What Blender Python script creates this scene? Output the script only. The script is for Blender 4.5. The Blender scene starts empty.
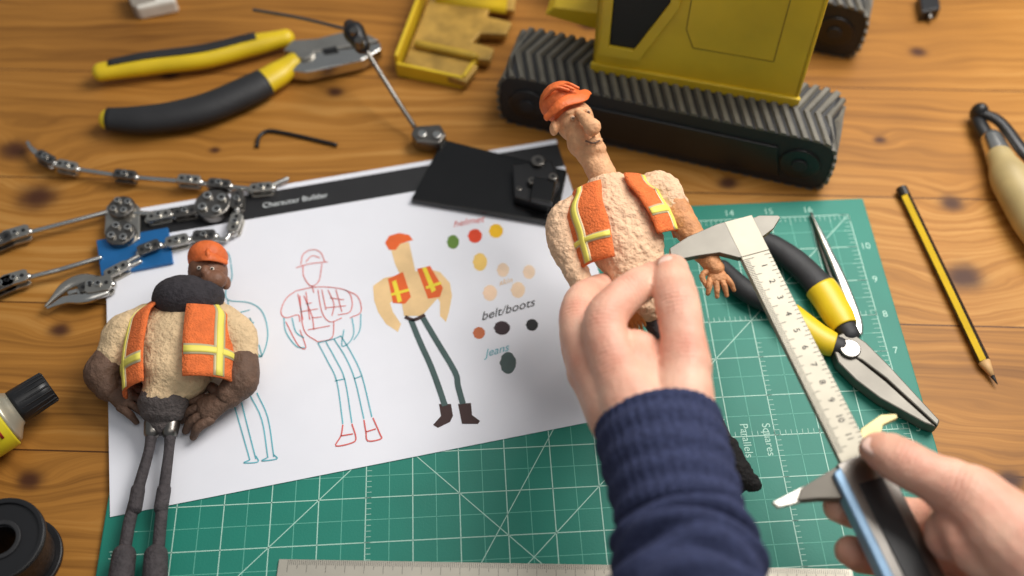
import bpy, bmesh, math, random
from mathutils import Vector, Matrix
random.seed(4)
# ------------------------------------------------------------------ camera
F=1100.0; PHI=math.radians(56.0); H=0.561
FW=Vector((0,math.cos(PHI),-math.sin(PHI))); UPV=Vector((0,math.sin(PHI),math.cos(PHI))); RT=Vector((1,0,0))
sc=bpy.context.scene
cd=bpy.data.cameras.new('camera'); cam=bpy.data.objects.new('camera',cd); sc.collection.objects.link(cam)
cam.location=(0,0,H); cam.rotation_euler=(math.pi/2-PHI,0,0)
cd.sensor_width=36; cd.lens=F/1024*36; cd.clip_start=0.01
cd.dof.use_dof=True; cd.dof.focus_distance=0.605; cd.dof.aperture_fstop=3.4
sc.camera=cam
sc.view_settings.view_transform='Standard'
def T(x,y,z=0.0):
    """metric table position (at height z) of a point measured in the photograph"""
    d=FW+RT*((x-512)/F)-UPV*((y-288)/F)
    return Vector((0,0,H))+d*((z-H)/d.z)
def TT(l): return [T(*p) for p in l]

# ------------------------------------------------------------------ materials
def srgb(c):
    return tuple(((v/255)/12.92 if v/255<=0.04045 else ((v/255+0.055)/1.055)**2.4) for v in c)+(1,)
MATS={}
def mat(name,c,rough=0.5,metal=0.0,var=0.12,vs=60,bump=0.0,bs=300,sss=0.0,coat=0.0,spec=0.5):
    if name in MATS: return MATS[name]
    m=bpy.data.materials.new(name); m.use_nodes=True; nt=m.node_tree; N=nt.nodes; L=nt.links
    b=N['Principled BSDF']; b.inputs['Roughness'].default_value=rough; b.inputs['Metallic'].default_value=metal
    b.inputs['Specular IOR Level'].default_value=spec
    if sss:
        b.inputs['Subsurface Weight'].default_value=sss; b.inputs['Subsurface Scale'].default_value=0.004
        b.inputs['Subsurface Radius'].default_value=(1,.35,.2)
    if coat: b.inputs['Coat Weight'].default_value=coat
    col=srgb(c); tc=N.new('ShaderNodeTexCoord')
    n=N.new('ShaderNodeTexNoise'); n.inputs['Scale'].default_value=vs; n.inputs['Detail'].default_value=4
    L.new(tc.outputs['Object'],n.inputs['Vector'])
    r=N.new('ShaderNodeValToRGB'); r.color_ramp.elements[0].position=.3; r.color_ramp.elements[1].position=.7
    r.color_ramp.elements[0].color=tuple(v*(1-var) for v in col[:3])+(1,)
    r.color_ramp.elements[1].color=tuple(min(1,v*(1+var)) for v in col[:3])+(1,)
    L.new(n.outputs['Fac'],r.inputs['Fac']); L.new(r.outputs['Color'],b.inputs['Base Color'])
    if bump:
        n2=N.new('ShaderNodeTexNoise'); n2.inputs['Scale'].default_value=bs; n2.inputs['Detail'].default_value=5
        L.new(tc.outputs['Object'],n2.inputs['Vector'])
        bp=N.new('ShaderNodeBump'); bp.inputs['Strength'].default_value=min(1,bump); bp.inputs['Distance'].default_value=0.001*max(1,bump)
        L.new(n2.outputs['Fac'],bp.inputs['Height']); L.new(bp.outputs['Normal'],b.inputs['Normal'])
    MATS[name]=m; return m
STEEL=mat('steel',(205,203,198),.25,1,.06)
DSTEEL=mat('dark_steel',(125,121,116),.32,1,.15)
GREYMETAL=mat('grey_metal',(180,176,168),.30,.92,.12)
JAWM=mat('plier_jaw_metal',(112,108,100),.45,.6,.12)
CALST=mat('satin_caliper_steel',(158,152,136),.45,.35,.06)
BLACKP=mat('black_plastic',(26,26,28),.38,0,.1)
BLACKR=mat('black_rubber',(38,38,40),.6,0,.15,bump=.2)
BLACKG=mat('black_gloss',(18,18,19),.25,0,.1)
YELP=mat('yellow_plastic',(224,192,30),.4,0,.06)
YELM=mat('yellow_painted_metal',(220,186,40),.42,0,.10,vs=25,bump=.1,bs=200)
YELD=mat('yellow_painted_worn',(190,154,50),.5,.1,.25,vs=40)
INK=mat('black_ink',(20,20,22),.6)
GINK=mat('engraved_ink',(52,48,44),.6)
WHITEI=mat('white_ink',(220,225,225),.7,var=.02)
CREAM=mat('cream_clay',(224,194,152),.85,0,.12,vs=160,bump=1.6,bs=420)
CLAY=mat('skin_clay',(232,192,156),.85,0,.13,vs=220,bump=2.0,bs=420)
CLAYH=mat('tan_head_clay',(218,164,120),.65,0,.13,vs=180,bump=1.0,bs=420)
CLAYO=mat('tan_clay',(204,142,94),.65,0,.18,vs=200,bump=1.4,bs=420)
BROWNC=mat('brown_clay',(104,78,62),.7,0,.2,vs=150,bump=1.2,bs=400)
BROWNF=mat('brown_face_clay',(124,84,62),.55,0,.12,vs=150,bump=.6,bs=400)
HATO=mat('orange_clay',(222,108,50),.55,0,.12,vs=150,bump=.8)
VEST=mat('orange_felt',(236,118,58),.85,0,.14,vs=250,bump=1.2,bs=900)
VYEL=mat('yellow_stripe',(238,224,100),.6,0,.06)
VSIL=mat('silver_stripe',(206,190,150),.5,.2,.06)
BEARD=mat('beard_wool',(52,48,52),.9,0,.25,vs=300,bump=1.0,bs=500)
JEAN=mat('grey_trouser',(86,78,76),.85,0,.25,vs=220,bump=1.5,bs=600)
LEG=mat('dark_leg_rubber',(66,60,62),.75,0,.25,vs=200,bump=1.2,bs=500)
BOOT=mat('dark_boot',(32,30,30),.85,0,.3,bump=1.5,bs=500)
NAIL=mat('finger_nail',(240,200,184),.28,0,.03,sss=.1)
NAVY=mat('navy_sweatshirt',(62,68,98),.95,0,.25,vs=350,bump=1.6,bs=1100,spec=.15)
EYEW=mat('eye_white',(225,215,200),.3)
def nodes_math(N,L):
    def M(op,a,bb=None,c=None):
        n=N.new('ShaderNodeMath'); n.operation=op
        for i,v in enumerate((a,bb,c)):
            if v is None: continue
            if isinstance(v,(int,float)): n.inputs[i].default_value=v
            else: L.new(v,n.inputs[i])
        return n.outputs[0]
    return M
def skin_mat(name,creases):
    """human skin: mottled, pores, and knuckle folds where the finger joints are"""
    m=bpy.data.materials.new(name); m.use_nodes=True; nt=m.node_tree;N=nt.nodes;L=nt.links; M=nodes_math(N,L)
    b=N['Principled BSDF']; b.inputs['Roughness'].default_value=.5; b.inputs['Subsurface Weight'].default_value=.12
    b.inputs['Subsurface Scale'].default_value=.004; b.inputs['Subsurface Radius'].default_value=(1,.35,.2)
    tc=N.new('ShaderNodeTexCoord'); P=tc.outputs['Object']
    def noise(s,d=4):
        n=N.new('ShaderNodeTexNoise'); n.inputs['Scale'].default_value=s; n.inputs['Detail'].default_value=d; L.new(P,n.inputs['Vector']); return n.outputs['Fac']
    hgt=M('MULTIPLY',noise(700,3),.35)
    vo=N.new('ShaderNodeTexVoronoi'); vo.feature='DISTANCE_TO_EDGE'; vo.inputs['Scale'].default_value=620; L.new(P,vo.inputs['Vector'])
    hgt=M('ADD',hgt,M('MULTIPLY',M('MINIMUM',vo.outputs['Distance'],.25),.9)); hgt=M('ADD',hgt,M('MULTIPLY',noise(120,3),1.1))
    wob=M('MULTIPLY',noise(200,3),7.0); red=None
    for (p,d,r) in creases:
        p=T(*p); d=d.normalized()
        sb=N.new('ShaderNodeVectorMath'); sb.operation='SUBTRACT'; L.new(P,sb.inputs[0]); sb.inputs[1].default_value=p
        dt=N.new('ShaderNodeVectorMath'); dt.operation='DOT_PRODUCT'; L.new(sb.outputs[0],dt.inputs[0]); dt.inputs[1].default_value=d
        ln=N.new('ShaderNodeVectorMath'); ln.operation='LENGTH'; L.new(sb.outputs[0],ln.inputs[0])
        q=M('DIVIDE',ln.outputs['Value'],r); g=M('EXPONENT',M('MULTIPLY',M('MULTIPLY',q,q),-1.0))
        s=M('SINE',M('ADD',M('MULTIPLY',dt.outputs['Value'],2600),wob))
        hgt=M('ADD',hgt,M('MULTIPLY',M('MULTIPLY',g,s),.33)); red=g if red is None else M('ADD',red,g)
    r=N.new('ShaderNodeValToRGB'); e=r.color_ramp.elements; e[0].position=.3;e[1].position=.7
    e[0].color=srgb((220,156,132)); e[1].color=srgb((236,188,162)); L.new(noise(55,5),r.inputs['Fac'])
    mx=N.new('ShaderNodeMix'); mx.data_type='RGBA'; L.new(r.outputs[0],mx.inputs['A']); mx.inputs['B'].default_value=srgb((202,118,98))
    L.new(M('MINIMUM',M('MULTIPLY',red,.32),.5),mx.inputs['Factor']); L.new(mx.outputs['Result'],b.inputs['Base Color'])
    bp=N.new('ShaderNodeBump'); bp.inputs['Strength'].default_value=.75; bp.inputs['Distance'].default_value=.0006
    L.new(hgt,bp.inputs['Height']); L.new(bp.outputs['Normal'],b.inputs['Normal']); return m
def dv(a,b): return T(*b)-T(*a)
SKIN=skin_mat('human_skin_left',[((604,316,.128),dv((606,340,.12),(606,300,.12)),.007),((634,285,.122),dv((612,296,.12),(652,275,.12)),.006),
 ((678,300,.128),dv((684,330,.12),(673,270,.12)),.007),((684,345,.130),dv((688,370,.12),(682,320,.12)),.008),((577,312,.106),dv((580,340,.1),(578,300,.1)),.007),
 ((613,362,.127),dv((622,390,.12),(607,335,.12)),.009),((648,365,.116),Vector((1,0,0)),.009)])
SKINR=skin_mat('human_skin_right',[((902,461,.116),dv((930,474,.1),(884,450,.1)),.007),((955,484,.118),dv((985,500,.1),(930,475,.1)),.009),((852,520,.075),Vector((1,.3,0)),.007),((985,528,.10),Vector((1,.2,0)),.011)])

# ------------------------------------------------------------------ helpers
def mk(name,vs,fs,m,smooth=False,bevel=0,seg=2,sub=0,solid=0):
    me=bpy.data.meshes.new(name); me.from_pydata([tuple(v) for v in vs],[],fs); me.update()
    bm=bmesh.new(); bm.from_mesh(me); bmesh.ops.recalc_face_normals(bm,faces=bm.faces); bm.to_mesh(me); bm.free()
    if isinstance(m,(list,tuple)):
        for q in m: me.materials.append(q)
    else: me.materials.append(m)
    o=bpy.data.objects.new(name,me); sc.collection.objects.link(o)
    if smooth:
        for p in me.polygons: p.use_smooth=True
    if solid:
        s=o.modifiers.new('s','SOLIDIFY'); s.thickness=solid; s.offset=0
    if bevel:
        b=o.modifiers.new('b','BEVEL'); b.width=bevel; b.segments=seg; b.limit_method='ANGLE'; b.angle_limit=math.radians(35)
    if sub:
        s=o.modifiers.new('u','SUBSURF'); s.levels=sub; s.render_levels=sub
    return o
def cr(a,b,c,d,t):
    return 0.5*((2*b)+(c-a)*t+(2*a-5*b+4*c-d)*t*t+(3*b-a-3*c+d)*t*t*t)
class Tube:
    def __init__(s,pts,rad,up=(0,0,1),n=8):
        s.p=[Vector(p) for p in pts]
        if not isinstance(rad,(list,tuple)): rad=[rad]*len(pts)
        s.r=[(r if isinstance(r,(tuple,list)) else (r,r)) for r in rad]
        s.up=Vector(up); s.n=n
    def ev(s,t):
        k=len(s.p)-1; x=max(0,min(k-1e-6,t*k)); i=int(x); f=x-i
        g=lambda L,j: L[max(0,min(k,j))]
        P=lambda j:(s.p[j] if 0<=j<=k else (s.p[0]*2-s.p[1] if j<0 else s.p[k]*2-s.p[k-1]))
        c=cr(P(i-1),P(i),P(i+1),P(i+2),f)
        e=.01; f2=f+e
        tan=(cr(P(i-1),P(i),P(i+1),P(i+2),f2)-cr(P(i-1),P(i),P(i+1),P(i+2),f-e)).normalized()
        ff=f*f*(3-2*f)
        a=s.r[i][0]*(1-ff)+g(s.r,i+1)[0]*ff; b=s.r[i][1]*(1-ff)+g(s.r,i+1)[1]*ff
        side=tan.cross(s.up)
        if side.length<.05: side=tan.cross(Vector((0,1,0.1)))
        side.normalize(); u=side.cross(tan).normalized()
        return c,tan,side,u,a,b
    def pt(s,t,th,off=0):
        c,tan,si,u,a,b=s.ev(t)
        return c+si*(a+off)*math.cos(th)+u*(b+off)*math.sin(th)
    def geo(s,seg=16,cap='round'):
        k=(len(s.p)-1)*s.n; rings=[]
        c,tan,si,u,a,b=s.ev(0); m=min(a,b)
        if cap=='round':
            for q in (80,60,38,18):
                q=math.radians(q); rings.append([c-tan*m*math.sin(q)+si*a*math.cos(q)*math.cos(w)+u*b*math.cos(q)*math.sin(w) for w in [2*math.pi*j/seg for j in range(seg)]])
        for i in range(k+1):
            t=i/k; c,tan,si,u,a,b=s.ev(t)
            rings.append([c+si*a*math.cos(w)+u*b*math.sin(w) for w in [2*math.pi*j/seg for j in range(seg)]])
        if cap=='round':
            m=min(a,b)
            for q in (18,38,60,80):
                q=math.radians(q); rings.append([c+tan*m*math.sin(q)+si*a*math.cos(q)*math.cos(w)+u*b*math.cos(q)*math.sin(w) for w in [2*math.pi*j/seg for j in range(seg)]])
        vs=[v for r in rings for v in r]; fs=[]
        for i in range(len(rings)-1):
            for j in range(seg):
                a0=i*seg+j; a1=i*seg+(j+1)%seg
                fs.append((a0,a1,a1+seg,a0+seg))
        if cap!='open':
            fs.append(tuple(range(seg))); fs.append(tuple(range(len(vs)-seg,len(vs))))
        return vs,fs
    def obj(s,name,m,seg=16,cap='round',**k):
        vs,fs=s.geo(seg,cap); return mk(name,vs,fs,m,smooth=True,**k)
    def patch(s,name,m,t0,t1,a0,a1,off,nt=12,na=8,solid=.0008):
        a0=math.radians(a0); a1=math.radians(a1); vs=[];fs=[]
        for i in range(nt+1):
            for j in range(na+1): vs.append(s.pt(t0+(t1-t0)*i/nt,a0+(a1-a0)*j/na,off))
        for i in range(nt):
            for j in range(na):
                q=i*(na+1)+j; fs.append((q,q+1,q+na+2,q+na+1))
        return mk(name,vs,fs,m,smooth=True,solid=solid)
def tube(name,pts,rad,m,seg=14,cap='round',up=(0,0,1),n=8,**k): return Tube(pts,rad,up,n).obj(name,m,seg,cap,**k)
def prism(name,poly,z0,z1,m,bevel=0.0,smooth=False):
    n=len(poly); vs=[Vector((p[0],p[1],z0)) for p in poly]+[Vector((p[0],p[1],z1)) for p in poly]
    fs=[tuple(range(n)),tuple(range(n,2*n))]+[(i,(i+1)%n,(i+1)%n+n,i+n) for i in range(n)]
    return mk(name,vs,fs,m,bevel=bevel,smooth=smooth)
def pprism(name,pix,z0,z1,m,bevel=0.0): return prism(name,[T(x,y,z1) for x,y in pix],z0,z1,m,bevel)
def lprism(name,poly,o,u,v,w,h0,h1,m,bevel=0.0):
    """prism in a local frame: poly in (u,v), thickness along w"""
    n=len(poly); vs=[o+u*a+v*b+w*h0 for a,b in poly]+[o+u*a+v*b+w*h1 for a,b in poly]
    fs=[tuple(range(n)),tuple(range(n,2*n))]+[(i,(i+1)%n,(i+1)%n+n,i+n) for i in range(n)]
    return mk(name,vs,fs,m,bevel=bevel)
def box(name,c,u,v,w,sx,sy,sz,m,bevel=0.0):
    c=Vector(c); return lprism(name,[(-sx/2,-sy/2),(sx/2,-sy/2),(sx/2,sy/2),(-sx/2,sy/2)],c,u,v,w,-sz/2,sz/2,m,bevel)
X=Vector((1,0,0));Y=Vector((0,1,0));Z=Vector((0,0,1))
def ell(name,c,r,m,rot=0,tilt=0,seg=24,rings=16,disp=0,zmin=None,seed=0):
    vs=[];fs=[]; c=Vector(c); R=Matrix.Rotation(rot,3,'Z')@Matrix.Rotation(tilt,3,'X')
    rnd=random.Random(seed)
    for i in range(rings+1):
        ph=math.pi*i/rings
        for j in range(seg):
            th=2*math.pi*j/seg; d=Vector((math.sin(ph)*math.cos(th),math.sin(ph)*math.sin(th),math.cos(ph)))
            if zmin is not None and d.z<zmin: d=Vector((d.x,d.y,zmin))
            k=1+(rnd.uniform(-disp,disp) if 0<i<rings else 0)
            vs.append(c+R@Vector((d.x*r[0]*k,d.y*r[1]*k,d.z*r[2]*k)))
    for i in range(rings):
        for j in range(seg):
            a=i*seg+j;b=i*seg+(j+1)%seg; fs.append((a,b,b+seg,a+seg))
    o=mk(name,vs,fs,m,smooth=True)
    bm=bmesh.new(); bm.from_mesh(o.data); bmesh.ops.remove_doubles(bm,verts=bm.verts,dist=1e-6); bmesh.ops.recalc_face_normals(bm,faces=bm.faces); bm.to_mesh(o.data); bm.free()
    for p in o.data.polygons: p.use_smooth=True
    return o
def cyl(name,p,q,r,m,seg=24,bevel=0.0):
    p=Vector(p);q=Vector(q); t=(q-p).normalized(); s=t.orthogonal().normalized(); u=t.cross(s)
    vs=[]
    for c in (p,q):
        for j in range(seg):
            a=2*math.pi*j/seg; vs.append(c+s*r*math.cos(a)+u*r*math.sin(a))
    fs=[tuple(range(seg)),tuple(range(seg,2*seg))]+[(j,(j+1)%seg,(j+1)%seg+seg,j+seg) for j in range(seg)]
    return mk(name,vs,fs,m,bevel=bevel)
def join(name,objs,remesh=0,smooth=0,disp=0,dscale=.01,m=None):
    """merge raw meshes into one continuous surface"""
    vs=[];fs=[]
    for o in objs:
        b=len(vs); vs+=[v.co.copy() for v in o.data.vertices]; fs+=[tuple(b+i for i in p.vertices) for p in o.data.polygons]
    mm=m or objs[0].data.materials[0]
    for o in objs: bpy.data.objects.remove(o)
    me=bpy.data.meshes.new(name); me.from_pydata([tuple(v) for v in vs],[],fs); me.materials.append(mm)
    o=bpy.data.objects.new(name,me); sc.collection.objects.link(o)
    for p in me.polygons: p.use_smooth=True
    if remesh:
        r=o.modifiers.new('r','REMESH'); r.mode='VOXEL'; r.voxel_size=remesh; r.use_smooth_shade=True
    if smooth:
        s=o.modifiers.new('sm','SMOOTH'); s.factor=.5; s.iterations=smooth
    if disp:
        tx=bpy.data.textures.new(name+'_n','CLOUDS'); tx.noise_scale=dscale
        d=o.modifiers.new('d','DISPLACE'); d.texture=tx; d.strength=disp; d.mid_level=.5
    return o
def group(name,objs):
    e=bpy.data.objects.new(name,None); sc.collection.objects.link(e); e.empty_display_size=.01
    c=Vector((0,0,0)); n=0
    for o in objs:
        if o.type=='MESH':
            for v in o.bound_box: c+=o.matrix_basis@Vector(v); n+=1
    if n: c/=n
    e.location=c
    for o in objs:
        o.parent=e; o.matrix_parent_inverse=Matrix.Translation(-c)
    return e
def text(name,body,size,o,u,w,m,align='CENTER',shear=0):
    """text mesh, reading along u, normal w"""
    cu=bpy.data.curves.new(name,'FONT'); cu.body=body; cu.size=size; cu.align_x=align; cu.align_y='CENTER'; cu.shear=shear
    ob=bpy.data.objects.new(name,cu); sc.collection.objects.link(ob)
    bpy.context.view_layer.update()
    me=bpy.data.meshes.new_from_object(ob.evaluated_get(bpy.context.evaluated_depsgraph_get()))
    bpy.data.objects.remove(ob)
    u=u.normalized(); v=w.cross(u).normalized()
    M=Matrix((u,v,w)).transposed().to_4x4(); M.translation=o
    me.transform(M); me.materials.clear(); me.materials.append(m)
    o2=bpy.data.objects.new(name,me); sc.collection.objects.link(o2); return o2
def merge(name,objs): return join(name,objs)

# ------------------------------------------------------------------ wood table
def wood():
    m=bpy.data.materials.new('pine_boards'); m.use_nodes=True; nt=m.node_tree;N=nt.nodes;L=nt.links
    b=N['Principled BSDF']; b.inputs['Roughness'].default_value=.5; b.inputs['Specular IOR Level'].default_value=.25
    M=nodes_math(N,L)
    tc=N.new('ShaderNodeTexCoord'); sp=N.new('ShaderNodeSeparateXYZ'); L.new(tc.outputs['Object'],sp.inputs[0])
    x0=sp.outputs[0]; y0=sp.outputs[1]
    x=M('ADD',x0,M('MULTIPLY',y0,-.03)); y=M('ADD',y0,M('MULTIPLY',x0,.03))
    pl=M('DIVIDE',M('ADD',y,.033),.098); idx=M('FLOOR',pl); fr=M('FRACT',pl)
    wn=N.new('ShaderNodeTexWhiteNoise'); wn.noise_dimensions='1D'; L.new(idx,wn.inputs['W']); rnd=wn.outputs['Value']
    nd=N.new('ShaderNodeTexNoise'); nd.inputs['Scale'].default_value=90; L.new(tc.outputs['Object'],nd.inputs['Vector'])
    knots=[(15,150,.0090),(37,197,.0110),(963,277,.0105),(952,203,.0065),(728,183,.0055),(918,52,.0050),(335,92,.0045),(60,330,.0055),(170,75,.005),(590,25,.006),(1010,480,.006),(30,480,.006),(880,140,.0035),(215,150,.003)]
    kd=None; bul=None
    for (px,py,r) in knots:
        p=T(px,py)
        sb=N.new('ShaderNodeVectorMath'); sb.operation='SUBTRACT'; L.new(tc.outputs['Object'],sb.inputs[0]); sb.inputs[1].default_value=(p.x,p.y,0)
        ml=N.new('ShaderNodeVectorMath'); ml.operation='MULTIPLY'; L.new(sb.outputs[0],ml.inputs[0]); ml.inputs[1].default_value=(1/(1.3*r),1/r,0)
        ln=N.new('ShaderNodeVectorMath'); ln.operation='LENGTH'; L.new(ml.outputs[0],ln.inputs[0])
        q=M('ADD',ln.outputs['Value'],M('MULTIPLY',nd.outputs['Fac'],.5)); q=M('SUBTRACT',q,.25)
        k=M('EXPONENT',M('MULTIPLY',M('MULTIPLY',M('MULTIPLY',q,q),q),-1.0))
        bz=M('MULTIPLY',M('EXPONENT',M('MULTIPLY',M('MULTIPLY',q,q),-.10)),1.8*r)
        kd=k if kd is None else M('MAXIMUM',kd,k); bul=bz if bul is None else M('ADD',bul,bz)
    def noise(cx,cy,det):
        cv=N.new('ShaderNodeCombineXYZ'); L.new(cx,cv.inputs[0]); L.new(cy,cv.inputs[1])
        n=N.new('ShaderNodeTexNoise'); n.inputs['Scale'].default_value=1; n.inputs['Detail'].default_value=det; L.new(cv.outputs[0],n.inputs['Vector']); return n.outputs['Fac']
    ln=noise(M('ADD',M('MULTIPLY',x,4),M('MULTIPLY',rnd,37)),M('MULTIPLY',y,16),3)
    yy=M('ADD',M('ADD',y,bul),M('MULTIPLY',ln,.05))
    n2=noise(M('ADD',M('MULTIPLY',x,5),M('MULTIPLY',rnd,91)),M('MULTIPLY',yy,240),6)
    n4=noise(M('ADD',M('MULTIPLY',x,16),M('MULTIPLY',rnd,51)),M('MULTIPLY',yy,700),3)
    n5=noise(M('ADD',M('MULTIPLY',x,2.2),M('MULTIPLY',rnd,11)),M('MULTIPLY',yy,60),3)
    ring=M('POWER',M('ADD',M('MULTIPLY',M('SINE',M('MULTIPLY',yy,600)),.5),.5),3.0)
    f=M('ADD',M('MULTIPLY',n2,.50),M('MULTIPLY',ring,.07)); f=M('ADD',f,M('MULTIPLY',n4,.30)); f=M('ADD',f,M('MULTIPLY',n5,.36))
    f=M('ADD',f,M('MULTIPLY',M('SUBTRACT',rnd,.5),.14)); f=M('SUBTRACT',f,.03)
    n3=N.new('ShaderNodeTexNoise'); n3.inputs['Scale'].default_value=6; n3.inputs['Detail'].default_value=3; L.new(tc.outputs['Object'],n3.inputs['Vector'])
    f=M('ADD',f,M('MULTIPLY',M('SUBTRACT',n3.outputs['Fac'],.5),.45))
    r=N.new('ShaderNodeValToRGB'); e=r.color_ramp.elements
    e[0].position=.25; e[0].color=srgb((206,154,84)); e[1].position=.90; e[1].color=srgb((100,60,20))
    q=e.new(.54); q.color=srgb((172,117,50))
    L.new(f,r.inputs['Fac'])
    mx=N.new('ShaderNodeMix'); mx.data_type='RGBA'; L.new(r.outputs[0],mx.inputs['A']); mx.inputs['B'].default_value=srgb((60,30,24)); L.new(M('MULTIPLY',kd,.92),mx.inputs['Factor'])
    gap=M('LESS_THAN',M('ABSOLUTE',M('SUBTRACT',fr,.5)),.495)
    mg=N.new('ShaderNodeMix'); mg.data_type='RGBA'; mg.inputs['A'].default_value=srgb((84,50,22)); L.new(mx.outputs['Result'],mg.inputs['B']); L.new(gap,mg.inputs['Factor'])
    L.new(mg.outputs['Result'],b.inputs['Base Color'])
    bp=N.new('ShaderNodeBump'); bp.inputs['Strength'].default_value=.1; bp.inputs['Distance'].default_value=.001; L.new(n2,bp.inputs['Height']); L.new(bp.outputs['Normal'],b.inputs['Normal'])
    return m
WOOD=wood()
tt=box('table_top',(0,.42,-.0175),X,Y,Z,1.9,1.2,.035,WOOD,.003)
tl=[box('leg_%d'%i,(sx*.88,.42+sy*.53,-.3925),X,Y,Z,.06,.06,.715,WOOD,.004) for i,(sx,sy) in enumerate([(-1,-1),(1,-1),(-1,1),(1,1)])]
group('wooden_table',[tt]+tl)
box('floor',(0,.4,-.76),X,Y,Z,5,5,.02,mat('floor_boards',(120,110,100),.6),0)

# ------------------------------------------------------------------ cutting mat
MATG=mat('green_mat',(18,124,106),.55,0,.06,vs=30,bump=.1,bs=900)
MLINE=mat('mat_print',(176,216,200),.6,0,.03); MLINE2=mat('mat_print_fine',(98,176,156),.6,0,.03)
al=math.radians(3.1); mu=Vector((math.cos(al),math.sin(al),0)); mv=Vector((-math.sin(al),math.cos(al),0))
MW,MH=.457,.305; IN=.0254
O=T(863,198,.003)-mu*MW-mv*MH; O.z=0
parts=[lprism('mat_sheet',[(0,0),(MW,0),(MW,MH),(0,MH)],O,mu,mv,Z,0,.003,MATG,.0008)]
def lines(name,segs,m,zz):
    vs=[];fs=[]
    for (a,b,c,d,w) in segs:
        p=O+mu*a+mv*b; q=O+mu*c+mv*d; t=(q-p).normalized(); s=Vector((-t.y,t.x,0))*w/2
        k=len(vs); vs+=[p+s+Z*zz,p-s+Z*zz,q-s+Z*zz,q+s+Z*zz]; fs.append((k,k+1,k+2,k+3))
    return mk(name,vs,fs,m)
gx0,gy0=.0127,.0127; gw,gh=17*IN,11*IN
a=[];b=[]
for i in range(18): a.append((gx0+i*IN,gy0,gx0+i*IN,gy0+gh,.00055))
for i in range(12): a.append((gx0,gy0+i*IN,gx0+gw,gy0+i*IN,.00055))
for i in range(17): b.append((gx0+(i+.5)*IN,gy0,gx0+(i+.5)*IN,gy0+gh,.0004))
for i in range(11): b.append((gx0,gy0+(i+.5)*IN,gx0+gw,gy0+(i+.5)*IN,.0004))
for i in range(17*8+1):
    l=.004 if i%8 else .008
    if i%4==0: l=.006
    a.append((gx0+i*IN/8,gy0,gx0+i*IN/8,gy0+l,.0003)); a.append((gx0+i*IN/8,gy0+gh,gx0+i*IN/8,gy0+gh-l,.0003))
    if i>100: a.append((gx0+i*IN/8,gy0+5*IN,gx0+i*IN/8,gy0+5*IN+.003,.0003)); a.append((gx0+i*IN/8,gy0+8*IN,gx0+i*IN/8,gy0+8*IN+.003,.0003))
for i in range(11*8+1):
    l=.004 if i%4 else .006
    a.append((gx0,gy0+i*IN/8,gx0+l,gy0+i*IN/8,.0003)); a.append((gx0+gw,gy0+i*IN/8,gx0+gw-l,gy0+i*IN/8,.0003))
    if i<60: a.append((gx0+5*IN,gy0+i*IN/8,gx0+5*IN+.003,gy0+i*IN/8,.0003)); a.append((gx0+14*IN,gy0+i*IN/8,gx0+14*IN+.003,gy0+i*IN/8,.0003))
a.append((gx0,gy0,gx0+gh,gy0+gh,.0005)); a.append((gx0+gh,gy0,gx0,gy0+gh,.0005)); a.append((gx0+6*IN,gy0,gx0+6*IN+gh*.577,gy0+gh,.0005))
a.append((gx0+gw-gh,gy0,gx0+gw,gy0+gh,.0005))
parts+=[lines('grid_major',a,MLINE,.00312),lines('grid_minor',b,MLINE2,.00308)]
lab=[]
for i in range(1,17):
    lab.append(text('n',str(i),.0065,O+mu*(gx0+i*IN)+mv*(gy0+gh+.005)+Z*.00315,mu,Z,MLINE))
    lab.append(text('n',str(i),.0065,O+mu*(gx0+i*IN)+mv*(gy0-.006)+Z*.00315,mu,Z,MLINE))
for i in range(1,11):
    lab.append(text('n',str(i),.0065,O+mu*(gx0+gw+.005)+mv*(gy0+i*IN)+Z*.00315,mu,Z,MLINE))
    lab.append(text('n',str(i),.0065,O+mu*(gx0-.006)+mv*(gy0+i*IN)+Z*.00315,mu,Z,MLINE))
for k_,w_ in enumerate(('Centimeters','Millimeters','Parallels','Squares')):
    lab.append(text('n',w_,.0065,O+mu*(gx0+gw-.118+k_*.0125)+mv*(gy0+4.9*IN)+Z*.00315,-mv,Z,MLINE))
parts.append(merge('numbers',lab))
group('cutting_mat',parts)

# ------------------------------------------------------------------ steel ruler
ra=T(279,559,.0042); rb=T(852,569,.0042); ru=(rb-ra).normalized(); rv=Vector((-ru.y,ru.x,0)); RO=Vector((ra.x,ra.y,0))
RL=(rb-ra).length
rp=[lprism('blade',[(0,0),(RL,0),(RL,-.03),(0,-.03)],RO,ru,rv,Z,.0032,.0042,mat('ruler_steel',(196,190,176),.4,.6,.05),.0002)]
vs=[];fs=[]
for i in range(int(RL*1000)-6):
    l=.007 if i%10==0 else (.005 if i%5==0 else .003); s=.005+i*.001; k=len(vs)
    for (p,q) in ((s-.0001,-.0003),(s+.0001,-.0003),(s+.0001,-l),(s-.0001,-l)): vs.append(RO+ru*p+rv*q+Z*.0043)
    fs.append((k,k+1,k+2,k+3))
rp.append(mk('graduations',vs,fs,GINK))
group('steel_ruler',rp)

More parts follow.
